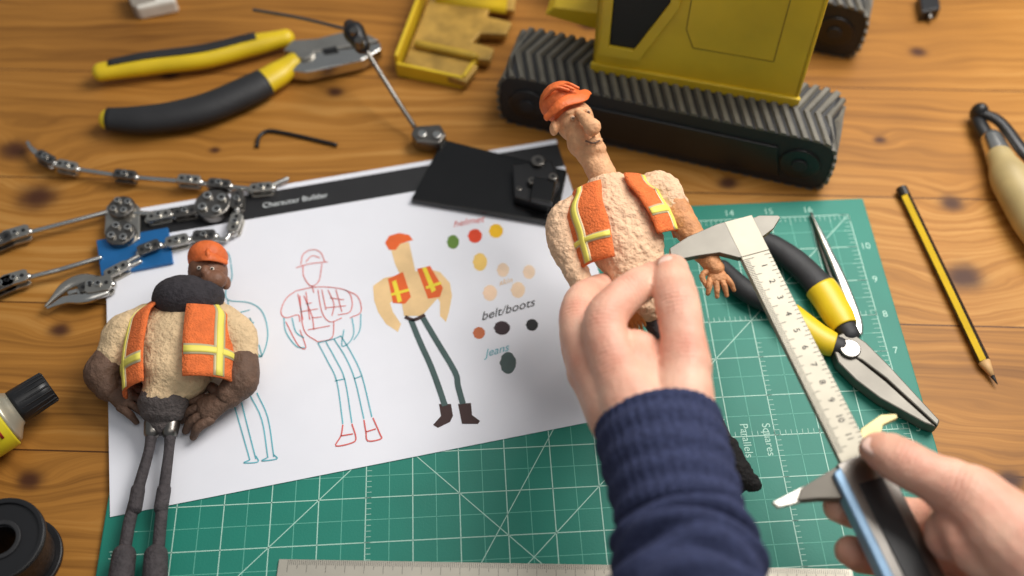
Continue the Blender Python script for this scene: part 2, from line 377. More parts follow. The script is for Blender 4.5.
# ------------------------------------------------------------------ paper with drawings
PZ=.0036
PAPER=mat('paper',(234,235,242),.8,0,.01)
pb=T(110,517,PZ); pc=T(594,421,PZ); pu=(pc-pb).normalized(); pv=Vector((-pu.y,pu.x,0)); pw=.297; ph=.210
pb=Vector((pb.x,pb.y,0))
pp=[lprism('sheet',[(0,0),(pw,0),(pw,ph),(0,ph)],pb,pu,pv,Z,.0032,PZ,PAPER)]
BAND=mat('printed_black',(34,34,36),.5)
pp.append(lprism('header_band',[(.0,ph-.024),(pw,ph-.024),(pw,ph-.004),(.0,ph-.004)],pb,pu,pv,Z,PZ,PZ+.0001,BAND))
pp.append(text('title','Character Builder',.0058,pb+pu*.120+pv*(ph-.0150)+Z*(PZ+.00016),pu,Z,WHITEI))
pp.append(text('subtitle','Tradesman 01',.0058,pb+pu*.068+pv*(ph-.0150)+Z*(PZ+.00016),pu,Z,WHITEI))
TEAL=mat('teal_pencil',(106,182,194),.7); RED=mat('red_pencil',(218,104,98),.7); DGR=mat('dark_marker',(68,90,88),.7)
DBR=mat('dark_brown_marker',(58,36,34),.7)
strokes={}
def stroke(m,pts,w=.0007,closed=False):
    P=[T(x,y,PZ) for x,y in pts]
    if closed: P.append(P[0])
    tb=Tube(P,.001,n=4); N_=(len(P)-1)*4; Q=[tb.ev(i/N_)[0] for i in range(N_+1)]
    d=strokes.setdefault(m.name,[m,[],[]]); vs,fs=d[1],d[2]; zz=PZ+.00028
    for i,p in enumerate(Q):
        t=(Q[min(i+1,N_)]-Q[max(i-1,0)]); t.z=0; t.normalize(); s=Vector((-t.y,t.x,0))*w/2
        vs.append(Vector((p.x,p.y,zz))+s); vs.append(Vector((p.x,p.y,zz))-s)
        if i: k=len(vs); fs.append((k-4,k-3,k-1,k-2))
def fill(m,pts,lvl=0):
    d=strokes.setdefault(m.name+'f%d'%lvl,[m,[],[]]); vs,fs=d[1],d[2]; k=len(vs)
    for x,y in pts:
        p=T(x,y,PZ); vs.append(Vector((p.x,p.y,PZ+.00008+.00005*lvl)))
    fs.append(tuple(range(k,k+len(pts))))
def dot(m,x,y,rx,ry): fill(m,[(x+rx*math.cos(q*.349)*(1+.08*math.sin(3*q)),y+ry*math.sin(q*.349)) for q in range(18)])
for pts in [[(214,268),(212,258),(219,250),(228,253),(231,263)],[(216,268),(218,282),(226,288),(232,278),(231,264)],
 [(226,288),(228,300),(250,303),(263,313),(268,335),(262,356),(254,352),(256,334),(250,318)],[(228,300),(232,340),(240,352),(252,345),(250,318)],
 [(256,352),(262,357),(259,345)],[(232,398),(240,425),(250,460)],[(240,396),(247,424),(256,459)],[(250,395),(262,420),(268,458)],[(257,393),(268,418),(274,457)],
 [(250,460),(244,463),(258,462),(256,456)],[(267,458),(262,461),(277,459),(274,455)],[(240,320),(246,330),(254,322)],[(232,315),(250,310)]]: stroke(TEAL,pts)
for pts in [[(301,265),(303,255),(311,250),(320,252),(325,262)],[(296,268),(310,264),(328,262)],[(303,266),(304,277),(311,286),(319,281),(322,264)],
 [(306,262),(312,256),(320,258)],[(312,286),(314,293)],[(296,291),(286,299),(281,312),(286,318),(298,315),(300,322)],
 [(296,291),(318,287),(345,290),(352,300),(350,312),(338,315)],[(300,296),(304,330),(318,342)],[(318,290),(322,312),(330,322),(342,318)],
 [(304,296),(312,316),(314,330)],[(328,290),(334,304),(332,316)],[(345,290),(358,297),(361,312),(350,318)],[(318,342),(332,338),(334,322)],[(306,304),(312,303)],[(330,298),(344,300)],
 [(286,322),(298,345),(306,348),(300,330)],[(312,318),(322,317)],[(308,330),(330,326)],[(298,294),(303,320)],[(306,292),(310,320)],[(336,290),(342,312)],[(322,290),(326,310)],[(300,312),(318,309)],[(326,308),(346,306)]]: stroke(RED,pts,.00055)
for pts in [[(343,425),(341,436),(336,446),(352,443),(356,438),(352,424)],[(341,436),(353,434)],[(364,420),(366,432),(368,441),(381,439),(380,434),(373,418)],[(366,432),(376,429)]]: stroke(RED,pts,.0008)
for pts in [[(284,318),(286,332),(296,346),(305,348)],[(292,318),(296,332),(304,338)],[(352,318),(354,332),(350,342),(342,346),(344,330)],[(361,314),(360,330),(354,340)],
 [(318,343),(328,362),(337,382),(343,424)],[(326,342),(336,360),(345,380),(352,423)],[(334,339),(346,358),(355,380),(364,419)],[(341,336),(352,354),(362,376),(372,417)],
 [(318,343),(334,339),(341,336)],[(335,381),(345,379)],[(354,379),(362,376)]]: stroke(TEAL,pts)
SK=mat('marker_skin',(236,200,146),.7); OR=mat('marker_orange',(228,100,40),.7); YE=mat('marker_yellow',(238,214,60),.7)
fill(SK,[(390,246),(409,242),(413,260),(416,274),(402,279),(395,264)],0)
fill(OR,[(385,243),(389,236),(399,233),(409,235),(413,240),(400,244),(396,250),(389,250)],1)
fill(SK,[(373,286),(384,278),(394,276),(397,298),(390,303),(393,312),(401,324),(398,332),(386,324),(378,312),(374,300)],0)
fill(SK,[(428,269),(440,272),(450,283),(452,296),(449,312),(446,322),(440,316),(440,302),(433,292)],0)
fill(SK,[(397,276),(430,268),(438,298),(422,316),(404,316)],1)
fill(OR,[(388,279),(403,272),(411,297),(405,304),(393,303)],2); fill(OR,[(417,269),(430,266),(443,288),(440,297),(428,299)],2)
fill(YE,[(392,282),(396,280),(402,301),(398,303)],3); fill(YE,[(422,268),(426,267),(436,290),(432,293)],3)
stroke(YE,[(391,295),(409,290)],.002); stroke(YE,[(426,288),(441,283)],.002)
stroke(DBR,[(405,317),(414,320),(425,315)],.0024)
stroke(DGR,[(411,320),(420,342),(430,364),(438,385),(445,406)],.0034); stroke(DGR,[(423,318),(436,340),(455,372),(458,386),(463,404)],.0034)
fill(DBR,[(439,404),(451,404),(453,416),(450,422),(438,428),(433,425),(441,416)],1); fill(DBR,[(458,404),(471,403),(472,415),(480,421),(478,424),(462,424)],1)
for c,x,y,rx,ry in [((96,130,52),453,242,6,7),((226,72,36),475,236,7,7),((240,188,28),496,231,7,7),((240,200,110),480,262,7,9),
 ((240,208,178),490,293,7,8),((242,212,180),518,290,7,8),((242,214,186),503,270,6,7),((242,214,186),529,272,6,7),((196,110,70),479,333,6,6),((56,40,44),502,328,8,7),((40,38,40),532,325,6,6),((84,100,98),508,363,8,11)]:
    dot(mat('swatch_%d_%d'%(x,y),c,.7),x,y,rx,ry)
pp.append(text('note_helmet','helmet',.0072,Vector((*T(468,222,PZ).xy,PZ+.0003)),pu,Z,RED,shear=.4))
nu=(T(530,303,PZ)-T(480,317,PZ)).normalized()
def note(name,s,size,x,y,m):
    p=T(x,y,PZ); return text(name,s,size,Vector((p.x,p.y,PZ+.0003)),nu,Z,m,shear=.5)
pp.append(note('note_belt','belt/boots',.0082,507,310,INK)); pp.append(note('note_jeans','Jeans',.0072,496,351,TEAL)); pp.append(note('note_skin','skin',.0055,505,282,mat('note_tan',(226,190,146),.7)))
for k,(m,vs,fs) in strokes.items(): pp.append(mk('ink_'+k,vs,fs,m))
group('character_drawing_sheet',pp)

# ------------------------------------------------------------------ generic mini hand
def minihand(wrist,d,size,m,up=Z,spread=.28,curl=.35,flip=1,name='hand'):
    d=d.normalized(); s=d.cross(up).normalized(); up=s.cross(d)
    o=[Tube([wrist,wrist+d*size*.45],[(size*.16,size*.12),(size*.27,size*.13)],up=up,n=4).obj('p',m,12)]
    for i in range(4):
        q=(i-1.5); base=wrist+d*size*.42+s*q*size*.14; L_=size*(.52 if i in(1,2) else .42)
        dd=(d+s*q*spread*.5).normalized()
        o.append(Tube([base,base+dd*L_*.5+up*size*.03,base+dd*L_*.9-up*L_*curl],[size*.085,size*.08,size*.06],up=up,n=3).obj('f',m,8))
    b=wrist+d*size*.15+s*flip*size*.15
    o.append(Tube([b,b+(d*.6+s*flip).normalized()*size*.28,b+(d+s*flip*.4).normalized()*size*.45-up*size*.08],[size*.1,size*.085,size*.06],up=up,n=3).obj('t',m,8))
    return join(name,o)
def vest_panel(tb,pre,t0,t1,a0,a1,vs_,hs):
    r=[tb.patch(pre+'_felt',VEST,t0,t1,a0,a1,.0012,16,10,.0014)]
    w=5.5
    for v in (vs_ if isinstance(vs_,(list,tuple)) else [vs_]):
        r.append(tb.patch(pre+'_silver_v',VSIL,t0+.01,t1-.01,v-w*1.35,v+w*1.35,.0021,14,3,.0003))
        r.append(tb.patch(pre+'_yellow_v',VYEL,t0+.01,t1-.01,v-w*.8,v+w*.8,.0024,14,3,.0003))
    for h in hs:
        r.append(tb.patch(pre+'_silver_h',VSIL,h-.05,h+.05,a0+1,a1-1,.0021,3,10,.0003))
        r.append(tb.patch(pre+'_yellow_h',VYEL,h-.03,h+.03,a0+1,a1-1,.0024,3,10,.0003))
    return r

# ------------------------------------------------------------------ bearded puppet lying on sheet
bp=[]
torso=Tube(TT([(187,312,.022),(182,345,.023),(173,375,.022),(163,398,.020)]),[(.024,.014),(.029,.018),(.021,.017),(.012,.012)])
arms=[Tube(TT([(148,322,.022),(126,336,.022),(115,356,.020)]),[.011,.0130,.0105]).obj('a',CREAM),
      Tube(TT([(222,322,.022),(237,338,.022),(242,356,.020)]),[.011,.0120,.0095]).obj('a',CREAM)]
bp.append(join('shirt_body',[torso.obj('t',CREAM,24)]+arms,remesh=.0012,smooth=3,disp=.0014,dscale=.006))
vt=Tube(TT([(187,311,.023),(183,330,.024),(180,360,.024),(180,392,.022)]),[(.022,.014),(.029,.019),(.030,.020),(.029,.020)])
bp+=vest_panel(vt,'vest_left',.02,.98,-8,60,27,[.74]); bp+=vest_panel(vt,'vest_right',.02,1.0,102,188,142,[.74])
fa=[Tube(TT([(113,358,.019),(103,374,.018),(108,388,.016)]),[.0100,.0108,.0078]).obj('a',BROWNC),
    Tube(TT([(242,362,.020),(241,380,.019),(229,395,.017)]),[.0096,.0102,.0078]).obj('a',BROWNC)]
bp.append(join('forearms',fa,remesh=.001,smooth=2,disp=.001,dscale=.004))
bp.append(minihand(T(106,388,.018),T(130,400,.013)-T(106,388,.018),.030,BROWNC,name='hand_1',flip=-1,curl=.25))
bp.append(minihand(T(230,397,.018),T(195,415,.013)-T(230,397,.018),.035,BROWNC,name='hand_2',flip=1,curl=.25))
bp.append(tube('trousers',TT([(164,392,.019),(163,403,.019),(162,415,.017),(161,425,.015)]),[(.0125,.011),(.0140,.012),(.0118,.010),(.0080,.006)],JEAN,20))
for i,L_ in enumerate([[(153,420,.015),(149,450,.014),(138,490,.012),(128,530,.011),(118,600,.011)],[(171,420,.015),(169,450,.014),(164,490,.012),(160,530,.011),(154,600,.011)]]):
    bp.append(tube('leg_%d'%i,TT(L_),[.0040,.0028,.0031,.0033,.0033],LEG,12))
    bp.append(tube('hip_joint_%d'%i,TT([(L_[0][0],424,.015),(L_[0][0]-1,432,.0148)]),[.0050,.0046],DSTEEL,12,n=3))
    bp.append(tube('knee_%d'%i,TT([L_[2]]+[(L_[2][0]-3,L_[2][1]+18,.012)]),[.0038,.0038],LEG,12,n=3))
    bp.append(tube('trouser_cuff_%d'%i,TT([(L_[3][0]-4,556,.012),(L_[4][0],600,.012)]),[.0062,.0068],LEG,14,n=3))
    bp.append(tube('boot_%d'%i,TT([(L_[4][0],605,.012),(L_[4][0]-8,625,.012),(L_[4][0]-16,640,.018)]),[.009,.010,.008],BOOT,14))
bp.append(tube('neck',TT([(190,318,.024),(200,295,.028)]),[.010,.009],BROWNF))
face=[ell('f',T(208,272,.030),(.0115,.014,.0125),BROWNF,rot=.15),ell('e',T(226,283,.029),(.0028,.0042,.004),BROWNF),ell('n',T(205,271,.043),(.0028,.0038,.0030),BROWNF),ell('ck',T(213,280,.038),(.008,.006,.006),BROWNF)]
bp.append(join('face',face,remesh=.0007,smooth=2))
bp.append(join('beard',[ell('b',T(186,298,.034),(.0195,.0135,.0135),BEARD,rot=-.06),ell('b',T(167,299,.032),(.0085,.009,.009),BEARD),ell('b',T(208,296,.033),(.0095,.0095,.011),BEARD)],remesh=.0008,smooth=6,disp=.0006,dscale=.005))
for i,(x,y) in enumerate([(199,268),(212,269)]):
    bp.append(ell('eye_%d'%i,T(x,y,.0420),(.0013,.0013,.0011),EYEW)); bp.append(ell('pupil_%d'%i,T(x,y-.5,.0431),(.0007,.0007,.0005),INK))
bp.append(ell('hard_hat_shell',T(208,258,.034),(.0118,.0098,.0118),HATO,zmin=-.15)); bp.append(tube('hard_hat_brim',TT([(190,262,.036),(207,256,.0455),(226,262,.036)]),[(.0016,.0011),(.0034,.0011),(.0020,.0011)],HATO)); bp.append(tube('hard_hat_ridge',TT([(208,247,.040),(208,252,.0462),(208,257,.0455)]),.0013,HATO))
group('bearded_worker_puppet',bp)

# ------------------------------------------------------------------ held puppet
hp=[]
torso=Tube(TT([(610,192,.092),(615,215,.088),(627,245,.084),(638,275,.080),(648,305,.074)]),[(.015,.011),(.0228,.0142),(.0202,.0142),(.0158,.0122),(.010,.009)])
body=[torso.obj('t',CLAY,24),
 Tube(TT([(588,206,.088),(565,220,.086),(564,241,.084),(574,268,.082),(590,298,.080)]),[.009,.0098,.0092,.0068,.0060]).obj('a',CLAY),
 Tube(TT([(632,200,.090),(659,190,.090),(671,206,.088)]),[.009,.0106,.0096]).obj('a',CLAY)]
hp.append(join('clay_body',body,remesh=.0009,smooth=2,disp=.0022,dscale=.0045))
head=[Tube(TT([(610,200,.090),(605,182,.093),(598,166,.096),(588,148,.097)]),[.0090,.0080,.0078,.0084]).obj('n',CLAYH),
 ell('h',T(575,121,.100),(.0110,.0128,.0115),CLAYH,rot=.25),
 ell('j',T(584,141,.099),(.0098,.0108,.0100),CLAYH,rot=.25),
 ell('c',T(595,150,.102),(.0064,.0058,.0066),CLAYH,rot=.2),
 Tube(TT([(580,114,.112),(587,121,.115),(592,127,.1155)]),[.0026,.0036,.0050]).obj('ns',CLAYH),
 ell('er',T(554,128,.101),(.0026,.0046,.0042),CLAYH),ell('lip',T(595,141,.1090),(.0046,.0020,.0020),CLAYH,rot=.2),
 ell('br',T(577,111,.1105),(.0075,.0018,.002),CLAYH,rot=.2)]
hp.append(join('head_and_neck',head,remesh=.0008,smooth=2,disp=.0008,dscale=.004))
hp.append(join('forearm',[Tube(TT([(673,208,.088),(688,230,.087),(702,250,.086),(715,268,.085)]),[.0088,.0074,.0062,.0050]).obj('a',CLAYO)],remesh=.0009,smooth=2,disp=.0014,dscale=.004))
hp.append(minihand(T(714,264,.085),T(724,300,.082)-T(714,264,.085),.0205,CLAYO,name='hand_1',flip=1,curl=.15,spread=.5))
hp.append(minihand(T(630,310,.092),T(641,330,.088)-T(630,310,.092),.013,mat('orange_hand_clay',(214,140,70),.6),name='hand_2',flip=1))
vt=Tube(TT([(608,190,.092),(613,215,.089),(620,240,.086),(624,268,.083)]),[(.018,.0120),(.0252,.0162),(.0245,.0162),(.0222,.0155)])
hp+=vest_panel(vt,'vest_left',.0,1.0,-12,74,34,[.74])
vt2=Tube(TT([(610,186,.092),(616,210,.089),(631,232,.086),(640,250,.083)]),[(.019,.0120),(.0252,.0162),(.0232,.0162),(.0220,.0155)])
hp+=vest_panel(vt2,'vest_right',.0,.98,108,194,146,[.66])
hp.append(ell('hard_hat_shell',T(561,103,.104),(.0124,.0120,.0135),HATO,zmin=-.2,tilt=.3,rot=.5))
hp.append(tube('hard_hat_brim',TT([(546,118,.108),(561,104,.1155),(578,96,.114),(587,92,.108)]),[(.0022,.0012),(.0034,.0013),(.0056,.0013),(.003,.0012)],HATO))
for i in range(3): hp.append(tube('hard_hat_ridge_%d'%i,TT([(544+i*7,98-i*4,.112),(556+i*6,88-i*2,.1195),(568+i*5,90-i,.1185)]),.0009,HATO))
for i,(x,y) in enumerate([(573,118),(588,112)]):
    hp.append(ell('eye_%d'%i,T(x,y,.1103),(.0015,.0015,.0013),mat('clay_eye',(206,170,136),.5))); hp.append(ell('pupil_%d'%i,T(x+.5,y,.1118),(.0008,.0008,.0006),BROWNC))
hp.append(tube('mouth',TT([(586,141,.1095),(594,143,.1108),(602,139,.1092)]),.0005,BROWNC))
for i,L_ in enumerate([[(642,300,.074),(668,350,.058),(700,415,.042),(724,450,.032)],[(650,300,.074),(680,350,.056),(712,415,.038),(730,456,.028)]]):
    hp.append(tube('leg_%d'%i,TT(L_),[.006,.0045,.0045,.005],LEG,12))
hp.append(join('boots',[Tube(TT([(728,446,.032),(738,470,.030),(753,484,.028)]),[.0055,.0070,.0045]).obj('b',BOOT),Tube(TT([(724,444,.030),(731,468,.028),(738,486,.026)]),[.0055,.0065,.0045]).obj('b',BOOT)],remesh=.0008,smooth=1,disp=.002,dscale=.003))
group('clay_worker_puppet',hp)

# ------------------------------------------------------------------ vernier caliper
A=T(738,222,.092); B=T(905,560,.078)
e1=(B-A).normalized(); nn=(Z-e1*Z.dot(e1)).normalized(); e2=e1.cross(nn).normalized()
if e2.x>0: e2=-e2
def st(x,y,h=.0):
    """caliper-plane coordinates (along beam, across beam) of a measured point"""
    d=FW+RT*((x-512)/F)-UPV*((y-288)/F); o=Vector((0,0,H)); P=A+nn*h; k=(P-o).dot(nn)/d.dot(nn); q=o+d*k-A
    return (q.dot(e1),q.dot(e2))
cp=[]
L3=lambda n,poly,h0,h1,m,b=.0003: cp.append(lprism(n,poly,A,e1,e2,nn,h0,h1,m,b))
L3('beam',[(0,-.008),(.262,-.008),(.262,.008),(0,.008)],-.0018,.0018,CALST)
L3('fixed_jaw',[(-.001,.006),(-.001,.012),(.002,.030),(.006,.042),(.0135,.044),(.0145,.030),(.016,.018),(.022,.009),(.022,.006)],-.0017,.0021,JAWM)
L3('fixed_inside_jaw',[(.001,-.006),(.000,-.012),(.003,-.022),(.0045,-.0225),(.010,-.016),(.014,-.006)],-.0014,.0014,JAWM)
L3('head_block',[(-.001,-.008),(-.001,.008),(.022,.008),(.022,-.008)],-.0022,.0022,CALST)
S0=st(857,456)[0]
P_=[st(*q) for q in [(846,462),(826,474),(800,490),(796,502),(818,500),(840,500),(850,500)]]
L3('sliding_jaw',P_,-.003,.003,mat('sliding_jaw_grey',(104,98,88),.5,.3))
L3('sliding_jaw_tip',[st(*q) for q in [(803,487),(772,503),(778,508),(800,503)]],-.0015,.0015,GREYMETAL,.0002)
L3('inside_jaw',[st(*q) for q in [(858,446),(860,430),(880,416),(895,415),(897,419),(882,426),(878,446),(874,460)]],-.0016,.0016,mat('brass_jaw',(190,176,126),.45,.4))
L3('slider',[(S0,-.0120),(.262,-.0120),(.262,.0115),(S0+.002,.0115)],-.0042,.0045,DSTEEL,.0008)
L3('slider_window',[(S0+.014,-.006),(.235,-.006),(.235,.006),(S0+.014,.006)],.0040,.0052,BLACKP,.0003)
L3('slider_edge',[(S0+.004,.0105),(.262,.0105),(.262,.0155),(S0+.006,.0155)],-.003,.0058,mat('blue_grip',(128,160,188),.35,.3),.001)
for s in (S0+.012,.225): cp.append(cyl('screw',A+e1*s-e2*.0095+nn*.003,A+e1*s-e2*.0095+nn*.0065,.002,mat('red_screw',(150,60,40),.4) if s>.2 else STEEL))
vs=[];fs=[]
for i in range(int((S0-.026)*1000)):
    s=.024+i*.001; l=.0062 if i%10==0 else (.0045 if i%5==0 else .0032); k=len(vs)
    for (p,q) in ((s-.00016,.0078),(s+.00016,.0078),(s+.00016,.0078-l),(s-.00016,.0078-l)): vs.append(A+e1*p+e2*q+nn*.0019)
    fs.append((k,k+1,k+2,k+3))
for i in range(int((S0-.026)*400)):
    s=.024+i*.0025; l=.0035 if i%4==0 else .0022; k=len(vs)
    for (p,q) in ((s-.00016,-.0078),(s+.00016,-.0078),(s+.00016,-.0078+l),(s-.00016,-.0078+l)): vs.append(A+e1*p+e2*q+nn*.0019)
    fs.append((k,k+1,k+2,k+3))
cp.append(mk('graduations',vs,fs,GINK))
cp.append(merge('numerals',[text('n',str(i+1),.0046,A+e1*(.030+i*.01)-e2*.0016+nn*.0020,e1,nn,GINK) for i in range(int((S0-.032)*100)+1)]))
group('vernier_caliper',cp)

# ------------------------------------------------------------------ hands
def nail(name,c,d,n,w,l):
    d=d.normalized(); n=(n-d*n.dot(d)).normalized(); s=d.cross(n)
    vs=[];fs=[];K=8
    for i in range(K+1):
        for j in range(K+1):
            u=i/K*2-1; v=j/K*2-1
            x=u*math.sqrt(1-v*v/2.6); y=v*math.sqrt(1-u*u/2.6)
            vs.append(c+d*x*l+s*y*w-n*(y*y*w*.45+max(0,x)**2*l*.08)+n*.0002)
    for i in range(K):
        for j in range(K): q=i*(K+1)+j; fs.append((q,q+1,q+K+2,q+K+1))
    return mk(name,vs,fs,NAIL,smooth=True,solid=.0005)
def finger(P,R): return Tube(TT(P),R,n=8).obj('f',SKIN,20)
lh=[]
flesh=[
 Tube(TT([(660,470,.112),(638,415,.116),(613,362,.116)]),[(.019,.016),(.0165,.0155),(.0118,.0115)]).obj('m',SKIN,20),
 Tube(TT([(658,470,.108),(625,415,.108),(590,362,.104)]),[(.019,.017),(.0165,.0155),(.0112,.0112)]).obj('m',SKIN,20),
 Tube(TT([(656,475,.102),(622,420,.096),(588,372,.088)]),[(.018,.016),(.0155,.015),(.0108,.011)]).obj('m',SKIN,20),
 Tube(TT([(656,475,.096),(630,425,.084),(602,387,.074)]),[(.017,.016),(.014,.014),(.0105,.0105)]).obj('m',SKIN,20),
 Tube(TT([(670,470,.112),(680,415,.116),(685,365,.119)]),[(.019,.017),(.0160,.0155),(.0124,.012)]).obj('m',SKIN,20),
 Tube(TT([(655,425,.112),(657,388,.110),(658,360,.109)]),[(.020,.014),(.018,.012),(.013,.009)]).obj('web',SKIN,20),
 Tube(TT([(635,400,.114),(632,372,.113),(636,348,.111)]),[(.018,.014),(.016,.012),(.012,.009)]).obj('web',SKIN,20),
 # thumb
 finger([(686,368,.119),(683,335,.120),(677,302,.120),(673,285,.117),(671,268,.112)],[(.0124,.0118),(.0106,.0098),(.0109,.0100),(.0106,.0092),(.0090,.0070)]),
 # index
 finger([(613,362,.116),(606,340,.118),(606,318,.118),(620,300,.117),(637,287,.113),(653,276,.105)],[.0116,.0106,.0106,.0095,.0092,.0076]),
 # middle
 finger([(590,362,.104),(579,330,.102),(581,305,.094),(594,292,.082),(612,288,.070),(630,290,.062)],[.0108,.0096,.0098,.0085,.0083,.0068]),
 # ring
 finger([(588,372,.088),(577,342,.082),(580,317,.070),(600,308,.058),(622,306,.054)],[.0100,.0088,.0090,.0080,.0065]),
 # little
 finger([(602,387,.074),(592,354,.062),(597,332,.052),(612,322,.046),(630,322,.044)],[.0095,.0080,.0080,.0070,.0058]),
]
lh.append(join('skin',flesh,remesh=.0010,smooth=4,disp=.0007,dscale=.010,m=SKIN))
lh.append(nail('thumb_nail',T(671,263,.1208),T(670,252,.112)-T(673,280,.122),Z*1.0+Y*.1,.0066,.0076))
lh.append(nail('index_nail',T(652,273,.1130),T(661,269,.103)-T(641,278,.1125),Z+Y*.5,.0048,.0056))
def sleeve(name,P,R,ribs,cuff_t,m,n=26,seg=128,seed=1,depth=.0013,fold=1.0):
    tb=Tube(TT(P),R,n=n); k=(len(P)-1)*n; vs=[];fs=[]; rnd=random.Random(seed); ph=[rnd.uniform(0,6) for _ in range(8)]
    for i in range(k+1):
        t=i/k
        for j in range(seg):
            a=2*math.pi*j/seg
            if t<cuff_t: off=depth*.45*math.cos(a*ribs)*min(1,(cuff_t-t)*30)+ (-.0015 if t<.015 else 0)+.0008*math.sin(t*60+2*math.sin(a+1))
            else:
                q=min(1,(t-cuff_t)*14)
                off=q*fold*(.0022*math.sin(t*44+2.2*math.sin(a+ph[0])+ph[1])+.0016*math.sin(t*75+3*math.sin(a*2+ph[2]))+.0014*math.sin(2*a+t*9+ph[3])+.0022)
            if abs(t-cuff_t)<.015: off-=.0016
            vs.append(tb.pt(t,a,off))
    for i in range(k):
        for j in range(seg):
            a0=i*seg+j;a1=i*seg+(j+1)%seg; fs.append((a0,a1,a1+seg,a0+seg))
    return mk(name,vs,fs,m,smooth=True,solid=.0025)
lh.append(sleeve('sleeve',[(656,420,.110),(664,452,.112),(674,490,.113),(683,528,.114),(688,570,.116),(694,640,.120),(708,760,.130)],[(.0275,.024),(.0275,.025),(.0268,.025),(.0265,.025),(.0265,.026),(.030,.029),(.036,.034)],38,.47,NAVY,depth=.0009))
lh.append(Tube(TT([(660,440,.110),(668,480,.112),(682,540,.113)]),[(.022,.018),(.0215,.019),(.022,.020)]).obj('wrist',SKIN,24))
group('left_hand',lh)
rh=[]
flesh=[
 Tube(TT([(1085,600,.105),(1030,555,.100),(975,520,.092)]),[(.025,.022),(.020,.019),(.0135,.014)]).obj('m',SKIN,20),
 Tube(TT([(1085,610,.100),(1030,575,.090),(985,548,.076)]),[(.025,.021),(.020,.018),(.013,.013)]).obj('m',SKIN,20),
 Tube(TT([(1085,625,.092),(1035,600,.080),(990,585,.064)]),[(.024,.020),(.020,.018),(.013,.012)]).obj('m',SKIN,20),
 Tube(TT([(1080,595,.110),(1020,545,.112),(975,502,.108),(948,486,.106)]),[(.024,.020),(.020,.018),(.0155,.015),(.0128,.0125)]).obj('m',SKIN,20),
 Tube(TT([(1000,540,.105),(965,530,.100),(945,535,.092)]),[(.022,.014),(.019,.012),(.012,.009)]).obj('w',SKIN,20),
 finger([(952,487,.106),(925,474,.108),(901,461,.106),(888,453,.102),(877,447,.097)],[(.0128,.0125),(.0108,.0103),(.0110,.0102),(.0104,.0090),(.0092,.0070)]),
 finger([(978,522,.088),(940,520,.062),(893,516,.052),(856,511,.056),(838,507,.068)],[.0115,.0100,.0098,.0088,.0074]),
 finger([(986,550,.074),(945,552,.052),(898,556,.046),(866,556,.050),(850,551,.062)],[.0115,.0100,.0098,.0088,.0074]),
 finger([(992,585,.064),(955,590,.045),(915,596,.040),(882,598,.046),(866,592,.056)],[.0110,.0095,.0092,.0082,.0068]),
 finger([(1000,615,.060),(970,630,.044),(940,640,.042),(915,642,.050)],[.0100,.0085,.0078,.0062]),
]
rh.append(join('skin',flesh,remesh=.0011,smooth=4,disp=.0008,dscale=.010,m=SKINR))
rh.append(nail('thumb_nail',T(879,443,.1062),T(866,438,.098)-T(893,453,.108),Z+Y*.25,.0068,.0078))
rh.append(sleeve('sleeve',[(1075,600,.105),(1105,635,.11),(1150,690,.12),(1230,790,.14),(1300,880,.16)],[(.033,.029),(.034,.031),(.037,.033),(.045,.042),(.05,.047)],30,.35,NAVY,n=16,seed=5))
group('right_hand',rh)

# ------------------------------------------------------------------ combination pliers
def handle(pre,P,R,core,over,t0,t1,a0,a1):
    tb=Tube(TT(P),R); return [tb.obj(pre+'_core',core,20),tb.patch(pre+'_grip',over,t0,t1,a0,a1,.0006,30,16,.001)]
pl=[]
pl+=handle('upper_handle',[(101,72,.010),(150,64,.010),(205,57,.010),(250,46,.010),(286,38,.010)],[(.0070,.006),(.0085,.007),(.0090,.007),(.0085,.007),(.0065,.006)],YELP,BLACKR,.05,.80,75,200)
pl+=handle('lower_handle',[(108,119,.010),(150,119,.010),(200,110,.010),(245,92,.010),(275,76,.010),(294,62,.010)],[(.0078,.006),(.0100,.0075),(.0108,.008),(.0110,.008),(.0100,.0075),(.007,.006)],YELP,BLACKR,.0,.72,-80,125)
pl.append(pprism('upper_jaw',[(283,50),(292,40),(318,38),(345,31),(368,34),(379,40),(352,46),(322,50),(300,54)],.005,.014,GREYMETAL,.0008))
pl.append(pprism('lower_jaw',[(284,60),(300,50),(322,51),(352,48),(380,42),(381,49),(362,60),(330,67),(306,72),(290,70)],.004,.013,STEEL,.0008))
pc_=T(305,53,.014); pl.append(cyl('pivot',Vector((pc_.x,pc_.y,.003)),Vector((pc_.x,pc_.y,.0155)),.0068,GREYMETAL,24,.0006)); pl.append(pprism('cutter_gap_shade',[(322,49),(336,46),(338,50),(324,52)],.0125,.0145,INK,0))  # small black block paints the shade of the cutting gap between the jaws
group('combination_pliers',pl)
pl=[]
pl+=handle('upper_handle',[(745,236,.010),(772,246,.010),(800,266,.010),(822,290,.010),(836,312,.010),(850,335,.010)],[(.0055,.005),(.0075,.0065),(.0085,.0065),(.0090,.007),(.0085,.0065),(.006,.005)],BLACKR,YELP,.58,.93,-75,255)
pl+=handle('lower_handle',[(722,268,.010),(745,290,.010),(775,305,.010),(800,325,.010),(822,340,.010),(840,347,.010)],[(.0055,.005),(.0070,.0060),(.0075,.0062),(.0080,.0065),(.0075,.006),(.006,.005)],BLACKR,YELP,.50,.93,-75,255)
pl.append(pprism('jaw_1',[(836,336),(848,330),(866,342),(890,366),(940,420),(938,426),(886,378),(862,360),(846,352)],.005,.013,JAWM,.0008))
pl.append(pprism('jaw_2',[(832,345),(846,350),(862,362),(886,381),(937,427),(925,423),(880,398),(856,380),(838,362)],.004,.012,JAWM,.0008))
